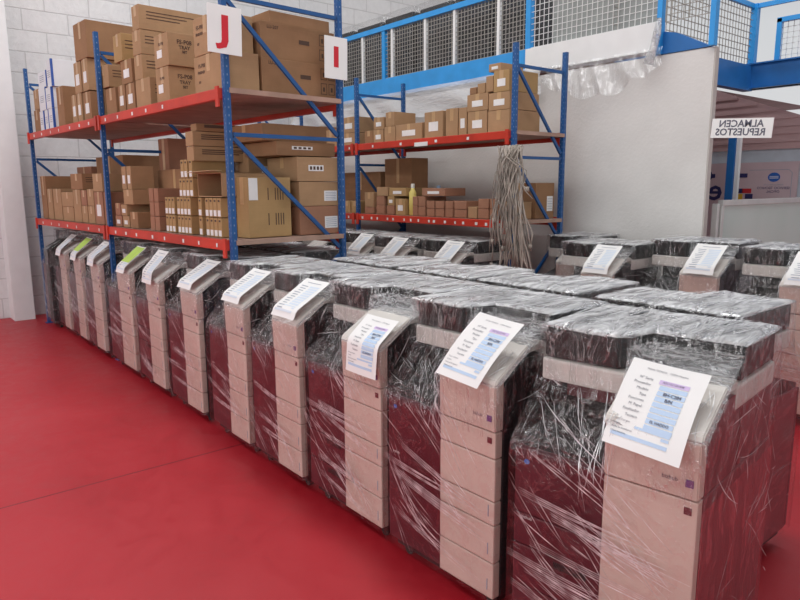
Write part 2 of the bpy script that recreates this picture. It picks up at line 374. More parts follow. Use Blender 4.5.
for k in range(7):
    o = mp if k == 0 else copy_tree(mp)
    o.location = (5.68+R.uniform(0, .06), 4.70+k*.665, 2.972)
    ordn = ['nearest', 'second', 'third', 'fourth', 'fifth', 'sixth', 'farthest'][k]
    tag(o, '%s black wrapped printer behind the blue mesh railing of the mezzanine' % ordn, 'printer', 'black printers on the mezzanine')

# plastic sheets hanging under the mezzanine edge
def drape(y0, y1, zt, zb, x, label, mat, n=60, k=10, amp=.03, sag=.06):
    m = MB(); P = []
    for i in range(n+1):
        t = i/n; row = []
        for j in range(k+1):
            s = j/k
            zz = zt + (zb-zt)*s - sag*math.sin(PI*t)*s + .03*math.sin(t*23+3*s)*s
            xx = x - .02 - .05*s - amp*math.sin(t*40+5*s+math.sin(t*9)*2)*(.3+s)
            row.append((xx, y0+(y1-y0)*t, zz))
        P.append(row)
    for i in range(n):
        for j in range(k): m.quad(P[i][j], P[i+1][j], P[i+1][j+1], P[i][j+1])
    o = m.build('plastic_sheet', mat, smooth=True)
    bm = bmesh.new(); bm.from_mesh(o.data); bmesh.ops.remove_doubles(bm, verts=bm.verts[:], dist=1e-5); bm.to_mesh(o.data); bm.free()
    return tag(o, label, 'plastic sheet')
drape(4.4, 9.2, 2.77, 2.50, 5.44, 'long white plastic sheet sagging below the blue mezzanine beam', M['drape'])
drape(3.12, 4.35, 2.75, 2.60, 5.43, 'clear plastic film bunched at the top of the white partition', M['filmside'], n=50, sag=.20)
m = MB(); m.tube([(5.40, 3.16, 2.98), (5.39, 3.17, 2.85), (5.40, 3.20, 2.74), (5.38, 3.23, 2.62)], [.02, .035, .03, .045], 8)
tag(m.build('twisted_film', M['filmtop'], smooth=True), 'twisted strand of clear film tied to the blue mezzanine post', 'plastic film')

# signs -------------------------------------------------------------
def sign(name, c, w, h, letter, size, label, mirrored=False, tilt=0):
    t = empty(name, c); t.rotation_euler = (0, tilt, 0)
    MB().box(-w/2, w/2, -.003, .003, -h/2, h/2).build('board', M['paper'], t)
    link('letter', text_mesh(letter, size, M['redprint'], 'letter', lambda x, y: Vector((x*1.35, -.0045, y-.0)), bold=size*.03), t)
    return tag(t, label, 'sign')
sign('hanging_sign', (1.90, 4.035, 2.565), .225, .285, 'J', .21, 'white paper sign with red letter J taped to the near rack post', tilt=.03)
sign('hanging_sign', (2.755, 4.08, 2.50), .19, .285, 'I', .19, 'white paper sign with red letter I on the rack post beside the mezzanine', tilt=.02)
t = empty('hanging_sign', (5.46, 2.44, 2.04))
MB().box(-.003, .003, -.23, .24, -.075, .075).build('board', M['paper'], t)
for txt, z in (('ALMACEN', .032), ('REPUESTOS', -.032)):
    link('lettering', text_mesh(txt, .075, M['ink'], 'lettering', lambda x, y, z=z: Vector((-.005, x+.01, y+z)), bold=.0015), t)
t.rotation_euler = (.06, 0, 0)
tag(t, 'white sign reading ALMACEN REPUESTOS in mirrored letters past the partition end', 'sign')
# poster on the office wall
t = empty('wall_poster', (8.60, 3.7, 1.0))
MB().box(-.02, 0, -.55, 1.4, -.5, .87).build('panel', M['poster'], t)
g = []
def pq(y0, y1, z0, z1, mi, m): m.box(-.024, -.02, y0, y1, z0, z1, mi)
m = MB()
pq(.02, .15, .69, .74, 0, m); pq(.06, .19, .50, .555, 0, m); pq(-.04, .07, .50, .555, 1, m); pq(.06, .17, .42, .49, 2, m); pq(-.06, .03, .43, .49, 0, m)
pq(.42, .58, .69, .74, 0, m)
m.build('colour_blocks', [M['navy'], M['pred'], M['pyel']], t)
link('large_lettering', text_mesh('e', .38, M['navy'], 'large_lettering', lambda x, y: Vector((-.024, x+.40, y+.53)), bold=.006), t)
link('large_lettering', text_mesh('S', .42, M['navy'], 'large_lettering', lambda x, y: Vector((-.026, x+.53, y+.62)), bold=.006), t)
m = MB(); fr = [(-.49, .36), (-.49, .78), (-.10-.0, .78)]
m.box(-.023, -.02, -.49, -.485, .3, .74); m.box(-.023, -.02, -.45, .0, .775, .78); m.bar((-.022, -.4875, .74), (-.022, -.45, .7775), .004)
m.build('outline', M['greyink'], t)
bm = bmesh.new(); bmesh.ops.create_circle(bm, cap_ends=True, radius=1, segments=24)
for v in bm.verts: v.co = Vector((-.0235, -.29+v.co.x*.07, .69+v.co.y*.055))
m = MB(); m.bm(bm); m.box(-.025, -.024, -.34, -.24, .675, .685, 1); m.box(-.025, -.024, -.34, -.24, .695, .702, 1); m.build('logo', [M['logo'], M['boxwhite']], t)
link('small_lettering', text_mesh('KONICA MINOLTA', .026, M['greyink'], 'small_lettering', lambda x, y: Vector((-.024, x-.29, y+.60))), t)
link('small_lettering', text_mesh('SERVICIO TECNICO\nOFICIAL', .042, M['navy'], 'small_lettering', lambda x, y: Vector((-.024, x-.29, y+.54))), t)
tag(t, 'pale pink poster with mirrored navy lettering and round blue logo on the office wall', 'poster')
# glass screen
t = empty('glass_screen', (5.86, 2.75, 0))
MB().box(.05, 3.2, -.006, .006, .06, 1.42).build('glass_pane', M['glass'], t)
MB().box(0, 3.25, -.025, .025, 1.42, 1.47, bev=.004).build('top_rail', M['alu'], t)
MB().box(-.02, .03, -.025, .025, 0, 1.42, bev=.004).build('frame_post', M['alu'], t)
MB().box(-.10, -.06, -.025, .025, 0, 1.44, bev=.004).build('frame_post', M['alu'], t)
MB().box(0, 3.25, -.025, .025, 0, .06).build('bottom_rail', M['alu'], t)
tag(t, 'pale green glass screen in an aluminium frame beyond the partition', 'glass screen')

# ------------------------------------------------------------------ racks
def rack(name, O, th, posts, depth, ztop, shelves, label, hz, dg, cards):
    t = empty(name, (O[0], O[1], 0), th)
    # local: x depth, y along the rack, z up
    L0, L1 = posts[0], posts[-1]
    for s in posts:
        for dd in (0, depth):
            m = MB(); w = .021; y0, y1 = s-w, s+w; x0, x1 = (dd-.018, dd+.018)
            m.box(x0, x1, y0, y1, 0, ztop, 0)
            z = .1
            while z < ztop-.04:
                m.box(x0-.0015, x0, s-.012, s-.007, z, z+.012, 1); m.box(x0-.0015, x0, s+.007, s+.012, z+.025, z+.037, 1)
                m.box(dd-.004, dd+.004, y0-.0015, y0, z, z+.012, 1)
                z += .05
            u = m.build('upright_post', [M['blue'], M['hole']], t)
            MB().box(x0-.02, x1+.02, y0-.02, y1+.02, 0, .008).build('foot_plate', M['blue'], u)
        for z in hz: MB().bar((.03, s, z), (depth-.03, s, z), .022, .026).build('crossbar', M['blue'], t)
        for za, zb in dg: MB().bar((.03, s+.0, za), (depth-.03, s+.0, zb), .02, .026).build('diagonal_brace', M['blue'], t)
    for zi, zs in enumerate(shelves):
        for a, b in zip(posts, posts[1:]):
            for dd, nm in ((-.015, 'shelf_beam'), (depth+.015, 'shelf_beam')):
                m = MB(); x0, x1 = dd-.022, dd+.022
                m.box(x0, x1, a+.022, b-.022, zs-.072, zs-.002, bev=.006)
                for e, sg in ((a+.022, 1), (b-.022, -1)): m.box(x0-.012, x0+.0, min(e, e+sg*.04), max(e, e+sg*.04), zs-.12, zs+.008)
                bo = m.build(nm, M['orange'], t)
                if dd < 0:
                    for (k, off, w) in cards.get((zi, posts.index(a)), []):
                        MB().box(x0-.003, x0-.001, a+off, a+off+w, zs-.055, zs-.028).build('label_card', M['boxlabel'], bo)
            MB().box(.01, depth-.01, a+.05 if a > L0 else a-.03, b-.05 if b < L1 else b+.03, zs-.035, zs-.003).build('shelf_board', M['board'], t)
    return tag(t, label, 'storage rack')
JO, JT = (1.915, 4.085), .05
def cardrow(n, a, b, w=.024): return [(k, a+(b-a)*k/max(1, n-1)+R.uniform(-.04, .04), w+R.uniform(-.005, .01)) for k in range(n)]
rack('pallet_rack', JO, JT, [0.0, 2.32, 4.72], .90, 2.95, [1.26, 2.23],
     'blue and red pallet rack on the left with signs J and I, holding brown cartons', [1.94, 2.78, .45], [(1.92, 1.16), (2.76, 1.97), (.47, 1.1)],
     {(0, 0): cardrow(8, .15, 2.1), (0, 1): cardrow(7, .2, 2.1), (1, 0): cardrow(5, .9, 2.1), (1, 1): cardrow(7, .2, 2.1)})
IO = (4.5, 3.94)
rack('pallet_rack', IO, 0, [0, 2.33, 4.66], .68, 2.80, [1.30, 2.08],
     'blue and red shelving rack behind the left one, against the partition, hung with grey straps', [1.85, 2.62, .45], [(2.60, 1.90), (1.82, 1.12), (.5, 1.1)],
     {(0, 0): cardrow(16, .12, 2.15), (0, 1): cardrow(10, .1, 2.0), (1, 0): cardrow(4, .5, 1.95), (1, 1): cardrow(6, .1, 2)})
m = MB(); m.box(4.455, 4.458, 5.02, 5.22, 2.0, 2.04)
o = m.build('name_plate', M['boxlabel'])
o.parent = [x for x in kids(bpy.data.objects['pallet_rack.001']) if x.name.startswith('shelf_beam')][0]; o.location = (-4.5, -3.94, 0)

# ------------------------------------------------------------------ cartons
ROW = {}
def frame(O, th): return Matrix.Translation((O[0], O[1], 0)) @ Matrix.Rotation(th, 4, 'Z')
def carton(rk, s, d, ls, ld, z, h, kind='plain', mat=None, look='', where='', name='cardboard_box', label=None, group=None):
    O, th = (JO, JT) if rk == 'J' else (IO, 0)
    P = frame(O, th) @ Vector((d, s, z))
    jit = R.uniform(-.02, .02) if kind not in ('toner',) else 0
    t = empty(name, P, th+jit)
    g = .003
    mat = mat or CB[R.randrange(4)]
    if kind == 'white':
        MB().box(0, ld, g, ls-g, 0, h-.003, bev=.003).build('carton', M['boxwhite'], t)
        m = MB(); m.box(-.0015, 0, g, g+.02, 0, h-.003); m.box(0, .02, g-.0015, g, 0, h-.003); m.build('blue_edge', M['boxblue'], t)
        m = MB()
        for k in range(4): m.box(-.002, -.0005, ls*.3, ls*.8, h*.35+k*.02, h*.35+k*.02+.006)
        m.build('printed_lines', M['greyink'], t)
    elif kind == 'open':
        m = MB(); w = .006
        m.box(0, ld, g, g+w, 0, h); m.box(0, ld, ls-g-w, ls-g, 0, h); m.box(0, ld, g, ls-g, 0, w); m.box(0, ld, g, ls-g, h-w, h); m.box(ld-w, ld, g, ls-g, 0, h, 0)
        m.build('carton', mat, t)
        m = MB(); m.bar((-.04, g, h+.012), (-.04, ls-g, h+.004), .09, .004); m.build('open_flap', M['tape'], t)
    else:
        MB().box(0, ld, g, ls-g, 0, h-.003, bev=.004).build('carton', mat, t)
        if kind == 'toner':
            MB().box(-.0015, 0, ls*.15, ls*.85, h*.06, h*.36).build('white_label', M['boxlabel'], t)
            MB().box(-.0015, 0, ls*.3, ls*.7, h*.78, h*.88).build('finger_hole', M['boxink'], t)
        else:
            if ls > .12 and h > .1:
                m = MB(); c = ls/2; m.box(-.001, ld*.98, c-.024, c+.024, h-.003, h-.002); m.box(-.001, 0, c-.024, c+.024, h*.55, h-.003)
                m.build('packing_tape', M['tape'], t)
        if kind in ('label', 'lab2'):
            o = MB().box(-.002, -.0005, ls*.25, ls*.75, h*.25, h*.6).build('shipping_label', M['boxlabel'], t)
        if kind == 'sidelabel':
            o = MB().box(ld*.6, ld*.92, g-.002, g-.0005, h*.2, h*.62).build('shipping_label', M['boxlabel'], t)
            m = MB()
            for k in range(5): m.box(ld*.63, ld*.89, g-.003, g-.002, h*(.26+.07*k), h*(.26+.07*k)+.004)
            m.build('printed_lines', M['greyink'], t)
        if kind == 'tagged':
            MB().box(ld*.25, ld*.6, g-.002, g-.0005, h*.42, h*.66).build('shipping_label', M['boxlabel'], t)
            m = MB()
            for k in range(4): m.box(ld*(.28+.08*k), ld*(.33+.08*k), g-.003, g-.002, h*.47, h*.61)
            m.build('printed_lines', M['boxink'], t)
        if kind == 'marked':
            m = MB()
            for k in range(3): m.box(ld*.1, ld*(.55+.1*k), g-.0015, g-.0005, h*(.45+.13*k), h*(.45+.13*k)+.007)
            m.box(ld*.84, ld*.95, g-.0015, g-.0005, h*.12, h*.34)
            m.build('printed_lines', M['boxink'], t)
        if kind == 'coded':
            for (tx, zz, sz) in (('FS-P08', .72, .042), ('TRAY', .56, .034), ('SET', .43, .026)):
                link('printed_text', text_mesh(tx, sz, M['boxink'], 'printed_text', lambda x, y, zz=zz: Vector((x+ld*.30, g-.0012, y+h*zz)), bold=.001), t)
            link('printed_text', text_mesh('FS-P08', .03, M['boxink'], 'printed_text', lambda x, y: Vector((-.0012, ls*.5-x, y+h*.68)), bold=.0008), t)
            MB().box(-.002, -.0005, ls*.45, ls*.8, h*.28, h*.52).build('shipping_label', M['boxlabel'], t)
        if kind == 'front':
            for (tx, yy, zz, sz) in (('FS-P08', .72, .72, .036), ('FINISHER', .74, .55, .026), ('SET', .8, .3, .02)):
                link('printed_text', text_mesh(tx, sz, M['boxink'], 'printed_text', lambda x, y, yy=yy, zz=zz: Vector((-.0012, ls*yy-x, y+h*zz)), bold=.0008), t)
        if kind == 'case':
            bm = bmesh.new(); 
            m = MB(); m.box(ld*.5, ld*.64, g-.002, g-.0005, h*.50, h*.62, bev=0); m.build('hand_hole', M['boxink'], t)
            m = MB()
            for zz in (.12, .55):
                for xx in (.78, .89):
                    x0, x1, z0, z1 = ld*xx, ld*(xx+.085), h*zz, h*(zz+.33)
                    m.box(x0, x1, g-.0015, g-.0005, z0, z0+.004); m.box(x0, x1, g-.0015, g-.0005, z1-.004, z1); m.box(x0, x0+.004, g-.0015, g-.0005, z0, z1); m.box(x1-.004, x1, g-.0015, g-.0005, z0, z1)
                    m.box((x0+x1)/2-.008, (x0+x1)/2+.008, g-.0015, g-.0005, z0+.02, z0+.05)
            m.build('handling_symbols', M['boxink'], t)
            link('printed_text', text_mesh('LU-207', .03, M['boxink'], 'printed_text', lambda x, y: Vector((x+ld*.16, g-.0012, y+h*.85)), bold=.0006), t)
        if kind == 'tall2':
            m = MB()
            for zz in (.2, .62): 
                m.box(ld*.45, ld*.47, g-.0015, g-.0005, h*zz, h*(zz+.2)); m.box(ld*.62, ld*.8, g-.0015, g-.0005, h*zz, h*(zz+.22)) if False else None
                for q in range(4): m.box(ld*(.62+.06*q), ld*(.64+.06*q), g-.0015, g-.0005, h*zz, h*(zz+.2))
            m.build('printed_lines', M['boxink'], t)
            MB().box(ld*.02, ld*.22, g-.002, g-.0005, h*.62, h*.98).build('shipping_label', M['boxlabel'], t)
    t['label'] = label or ''; t['category'] = 'box'
    if group: t['group'] = group
    ROW.setdefault(where, []).append((s, t, look))
    return t

# left rack, upper shelf  (s along the rack from its near end, d depth, length, depth size, z, height, kind)
ZU, ZL = 2.232, 1.262
TAN, BRN, RED_, GLD = CB
JU = [
 (4.42,.03,.22,.4,0,.25,'plain',BRN,1), (4.40,.03,.20,.35,.25,.22,'plain',TAN,2),
 (4.24,.03,.16,.35,0,.22,'white',None,1), (4.06,.03,.16,.35,0,.22,'white',None,1), (3.89,.03,.16,.35,0,.22,'white',None,1),
 (4.10,.03,.28,.35,.22,.24,'white',None,2), (3.89,.03,.20,.3,.22,.22,'white',None,2), (4.06,.04,.32,.35,.46,.17,'white',None,3), (3.86,.04,.19,.34,.44,.28,'white',None,3),
 (3.46,.02,.22,.45,0,.40,'plain',BRN,1),
 (3.06,.02,.14,.4,0,.27,'label',TAN,1), (2.90,.02,.14,.4,0,.27,'label',TAN,1), (2.64,.02,.20,.4,0,.26,'label',BRN,1),
 (2.86,.02,.20,.4,.27,.285,'label',TAN,2), (2.66,.02,.17,.4,.27,.285,'label',TAN,2), (2.62,.02,.34,.5,.555,.33,'plain',BRN,3),
 (2.30,.03,.17,.4,0,.245,'label',TAN,1), (2.02,.03,.24,.4,0,.23,'plain',BRN,1), (2.16,.03,.26,.38,.245,.19,'marked',TAN,2),
 (1.78,.02,.15,.4,0,.22,'label',BRN,1), (1.57,.02,.19,.4,0,.215,'label',BRN,1), (1.62,.03,.24,.35,.22,.19,'label',BRN,2), (1.78,.02,.20,.3,.41,.22,'marked',GLD,3),
 (1.25,.02,.28,.4,0,.22,'marked',TAN,1), (1.38,.02,.16,.38,.22,.185,'marked',TAN,2), (1.38,.02,.16,.38,.405,.185,'marked',TAN,3), (1.38,.02,.15,.60,.59,.185,'marked',TAN,4),
 (.90,.02,.24,.42,0,.255,'coded',TAN,1), (.88,.02,.25,.42,.255,.235,'coded',TAN,2),
 (.06,.02,.42,.26,0,.245,'front',TAN,1), (.12,.02,.34,.26,.245,.245,'front',TAN,2),
 (.06,.30,.60,.62,0,.235,'case',BRN,1), (.08,.31,.58,.62,.235,.235,'case',BRN,2), (.10,.40,.50,.5,.47,.08,'plain',BRN,3),
]
for (s, d, ls, ld, z, h, k, mt, lay) in JU: carton('J', s, d, ls, ld, ZU+z, h, k, mt, where=('the left rack top shelf', lay))
JL = [
 (4.44,.03,.22,.4,0,.485,'plain',BRN,1), (4.22,.03,.20,.3,0,.34,'plain',TAN,1), (3.88,.03,.30,.3,0,.34,'plain',TAN,1),
 (4.05,.42,.5,.35,0,.59,'plain',RED_,'b'), (3.05,.42,.85,.4,0,.68,'plain',BRN,'b'),
 (3.48,.03,.37,.3,0,.15,'plain',TAN,1), (3.46,.03,.39,.3,.15,.155,'plain',TAN,2), (3.22,.03,.22,.3,0,.33,'plain',TAN,1), (3.12,.03,.36,.36,.33,.16,'marked',BRN,2),
 (2.82,.03,.19,.3,0,.17,'plain',TAN,1), (2.82,.03,.19,.3,.17,.165,'plain',TAN,2), (3.03,.03,.17,.3,0,.17,'plain',TAN,1), (3.03,.03,.17,.3,.17,.155,'plain',RED_,2),
 (2.56,.03,.23,.3,0,.31,'label',RED_,1), (2.54,.03,.26,.3,.31,.17,'plain',TAN,2), (2.38,.03,.15,.3,0,.31,'plain',RED_,1),
 (2.10,.03,.15,.25,0,.10,'label',RED_,1), (1.92,.03,.16,.25,0,.10,'label',TAN,1), (2.12,.03,.13,.25,.10,.11,'plain',RED_,2), (1.96,.03,.14,.25,.10,.10,'label',TAN,2), (1.72,.03,.18,.25,0,.14,'plain',BRN,1),
 (1.80,.03,.22,.25,.20,.13,'plain',TAN,3), (1.98,.05,.10,.2,.33,.2,'label',TAN,4), (1.86,.05,.10,.2,.33,.2,'label',TAN,4),
 (1.24,.32,.75,.35,0,.50,'plain',BRN,'b'), (2.15,.52,.22,.2,0,.80,'plain',RED_,'b'), (1.02,.36,.18,.3,0,.40,'plain',TAN,'b'),
 (1.36,.03,.09,.2,0,.115,'plain',RED_,1), (1.26,.03,.09,.2,0,.115,'plain',RED_,1), (1.36,.03,.09,.2,.115,.115,'plain',RED_,2), (1.26,.03,.09,.2,.115,.115,'plain',RED_,2), (1.36,.03,.09,.2,.23,.11,'plain',RED_,3), (1.26,.03,.09,.2,.23,.11,'plain',RED_,3),
 (.03,.14,.165,.34,0,.41,'tall2',GLD,1), (.03,.55,.45,.36,0,.205,'sidelabel',RED_,1), (.03,.55,.45,.36,.205,.175,'sidelabel',TAN,2), (.03,.54,.42,.37,.38,.175,'tagged',TAN,3),
 (.50,.42,.35,.45,0,.30,'plain',BRN,'b'), (.50,.42,.35,.45,.30,.30,'tagged',TAN,'b'), (.07,.40,.45,.5,.56,.10,'tagged',BRN,4), (.12,.32,.5,.55,.66,.12,'plain',BRN,5),
 (.18,.03,.38,.36,.276,.165,'open',TAN,3), (.58,.03,.12,.65,.53,.105,'marked',TAN,5), (.58,.03,.12,.65,.635,.105,'marked',TAN,6), (.58,.06,.10,.62,.74,.055,'marked',BRN,7),
]
for (s, d, ls, ld, z, h, k, mt, lay) in JL: carton('J', s, d, ls, ld, ZL+z, h, k, mt, where=('the left rack lower shelf', lay))
def toner(s, z, lay): carton('J', s, .03, .058, .32, ZL+z, .135, 'toner', GLD, where=('toner', lay), name='toner_carton', group='slim toner cartons with white labels')
tl = {1: [.21,.27,.33,.39,.50,.68,.74,.80,.86,.96,1.02,1.08], 2: [.21,.27,.33,.39,.50,.68,.74,.80,.86,.96,1.02,1.08], 3: [.62,.68,.74,.80], 4: [.62,.70,.76]}
for lay, L in tl.items():
    for s in L: toner(s, (lay-1)*.137, lay)
# support carton under the loose toner layers
carton('J', .56, .12, .10, .22, ZL, .27, 'plain', BRN, where=('the left rack lower shelf', 'b'))
IU = [
 (.37,.05,.25,.4,0,.205,'label',TAN,1), (.10,.05,.26,.42,0,.19,'case2',TAN,1), (.36,.05,.27,.4,.205,.155,'label',TAN,2), (.10,.05,.255,.40,.19,.155,'label',TAN,2),
 (.11,.05,.19,.39,.345,.185,'label',GLD,3), (.31,.06,.09,.3,.36,.14,'plain',TAN,3), (.41,.06,.10,.3,.36,.09,'plain',TAN,3), (.22,.06,.15,.3,.53,.07,'label',TAN,4), (.52,.06,.09,.3,.36,.065,'plain',BRN,3),
 (.63,.05,.11,.3,0,.255,'label',TAN,1), (.75,.05,.17,.3,0,.26,'marked',TAN,1), (.96,.05,.28,.3,0,.255,'label',TAN,1), (1.27,.05,.42,.3,0,.165,'label',TAN,1), (1.25,.37,.5,.28,0,.21,'plain',BRN,'b'),
 (1.70,.05,.19,.3,0,.16,'plain',TAN,1), (1.72,.05,.15,.3,.16,.15,'plain',TAN,2), (1.91,.05,.18,.3,0,.14,'label',TAN,1), (1.90,.05,.19,.3,.14,.13,'label',TAN,2),
 (2.10,.05,.16,.3,0,.14,'plain',BRN,1), (2.42,.05,.34,.3,0,.14,'label',TAN,1), (2.45,.37,.4,.28,0,.33,'plain',GLD,'b'), (2.42,.05,.30,.28,.14,.18,'label',TAN,2), (2.80,.05,.30,.3,0,.2,'plain',TAN,1), (3.15,.05,.35,.3,0,.26,'plain',BRN,1),
]
for (s, d, ls, ld, z, h, k, mt, lay) in IU: carton('I', s, d, ls, ld, 2.082+z, h, k, mt, where=('the middle rack top shelf', lay))
IL = [
 (2.56,.05,.15,.3,0,.14,'plain',GLD,1), (2.40,.05,.14,.3,0,.14,'plain',GLD,1), (2.10,.05,.17,.3,0,.075,'plain',RED_,1), (2.10,.05,.17,.3,.075,.165,'plain',TAN,2),
 (1.90,.05,.15,.3,0,.10,'plain',RED_,1), (1.90,.05,.15,.3,.10,.10,'plain',RED_,2), (1.84,.05,.2,.3,.20,.1,'plain',TAN,3), (1.73,.05,.13,.3,0,.10,'plain',RED_,1), (1.73,.05,.12,.3,.10,.10,'label',GLD,2),
 (1.54,.05,.17,.4,0,.175,'label',GLD,1), (1.53,.05,.29,.4,.2,.09,'label',GLD,3),
 (1.22,.05,.11,.3,0,.10,'plain',RED_,1), (1.34,.05,.08,.3,0,.10,'plain',RED_,1), (1.22,.05,.11,.3,.10,.10,'plain',RED_,2), (1.34,.05,.08,.3,.10,.10,'plain',RED_,2),
 (1.08,.05,.12,.3,0,.08,'plain',RED_,1), (.94,.05,.13,.3,0,.08,'plain',RED_,1), (1.08,.05,.12,.3,.08,.08,'plain',RED_,2), (.94,.05,.13,.3,.08,.08,'plain',RED_,2), (.92,.05,.36,.28,.205,.08,'label',RED_,3),
 (.81,.05,.11,.3,0,.08,'plain',RED_,1), (.81,.05,.11,.3,.08,.08,'plain',RED_,2), (.62,.05,.17,.3,0,.08,'plain',RED_,1), (.62,.05,.17,.3,.08,.08,'plain',RED_,2),
 (.48,.05,.12,.3,0,.11,'plain',TAN,1), (.33,.05,.14,.3,0,.095,'plain',RED_,1), (.33,.05,.14,.3,.095,.09,'plain',RED_,2), (.20,.05,.12,.3,0,.095,'plain',RED_,1), (.20,.05,.12,.3,.095,.09,'plain',RED_,2), (.07,.05,.12,.3,0,.16,'plain',TAN,1),
 (2.37,.36,.83,.25,0,.48,'plain',BRN,'b'), (1.80,.36,.48,.25,0,.62,'plain',BRN,'b'), (.04,.37,.42,.26,0,.33,'sidelabel',BRN,'b'),
]
for (s, d, ls, ld, z, h, k, mt, lay) in IL: carton('I', s, d, ls, ld, 1.302+z, h, k, mt, where=('the middle rack lower shelf', lay))
ORD = ['first','second','third','fourth','fifth','sixth','seventh','eighth','ninth','tenth','eleventh','twelfth','thirteenth','fourteenth','fifteenth','sixteenth','seventeenth']
LAYN = {1: 'bottom layer', 2: 'second layer', 3: 'third layer', 4: 'fourth layer', 5: 'fifth layer', 6: 'sixth layer', 7: 'topmost layer', 'b': 'back of the shelf'}
for (wh, lay), L in ROW.items():
    L.sort(key=lambda e: e[0])
    for k, (s, t, look) in enumerate(L):
        if wh == 'toner': t['label'] = 'small white-labelled carton, left rack lower shelf, %s, %s from the right' % (LAYN[lay].replace(' layer', ' row'), ORD[k]); continue
        mats = [c.data.materials[0].name for c in kids(t) if c.name.startswith('carton')]
        hue = {'cardboard_tan': 'tan', 'cardboard_brown': 'brown', 'cardboard_reddish': 'reddish', 'cardboard_golden': 'golden', 'white_carton': 'white'}.get(mats[0], 'brown')
        t['label'] = '%s carton on %s, %s, %s from the right' % (hue, wh.replace('the ', ''), LAYN[lay], ORD[k])
# bottles
def bottle(s, r, h, mat, label):
    m = MB(); m.tube([(0,0,0),(0,0,.004),(0,0,h*.72),(0,0,h*.8),(0,0,h*.86)], [r*.9, r, r, r*.6, r*.45], 14)
    t = empty('bottle', (4.5+.10, 3.94+s, 1.302)); m.build('bottle_body', mat, t, smooth=True)
    m = MB(); m.tube([(0,0,h*.86),(0,0,h)], r*.5, 12); m.build('bottle_cap', M['cap'], t); tag(t, label, 'bottle')
bottle(1.475, .04, .33, M['yellow'], 'tall pale yellow bottle standing between cartons on the lower middle shelf')
bottle(1.385+.0, .001, .001, M['palebottle'], 'x') if False else None
t = empty('bottle', (4.5+.42, 3.94+1.42, 1.302)); MB().tube([(0,0,0),(0,0,.004),(0,0,.22),(0,0,.26),(0,0,.28)], [.04,.045,.045,.03,.02], 14).build('bottle_body', M['palebottle'], t, smooth=True)
MB().tube([(0,0,.28),(0,0,.31)], .022, 12).build('bottle_cap', M['palebottle'], t); tag(t, 'pale blue bottle behind the yellow bottle on the lower middle shelf', 'bottle')

# hanging straps on the near post of the middle rack
m = MB(); rr = random.Random(3)
for k in range(64):
    y0 = 3.90+rr.uniform(-.13, .12); x0 = 4.42+rr.uniform(-.03, .02)
    yb = 3.88+rr.uniform(-.27, .24); zb = rr.uniform(.62, 1.15) if rr.random() > .25 else rr.uniform(1.2, 1.6)
    pts = []; ph = rr.uniform(0, 6); am = rr.uniform(.006, .034)
    for i in range(9):
        t_ = i/8; pts.append((x0-.03*math.sin(t_*3)+am*math.sin(ph+t_*9), y0+(yb-y0)*t_**.7+am*math.sin(ph*2+t_*11), 1.95-.02*rr.random()+(zb-1.95)*t_))
    m.tube(pts, rr.uniform(.003, .008), 5)
    if rr.random() > .6: m.box(pts[-1][0]-.012, pts[-1][0]+.012, pts[-1][1]-.01, pts[-1][1]+.01, zb-.03, zb+.01)
o = m.build('strap_bundle', M['rope'], smooth=True); tag(o, 'thick bundle of grey beige straps hanging from the blue rack post', 'straps'); o['kind'] = 'stuff'

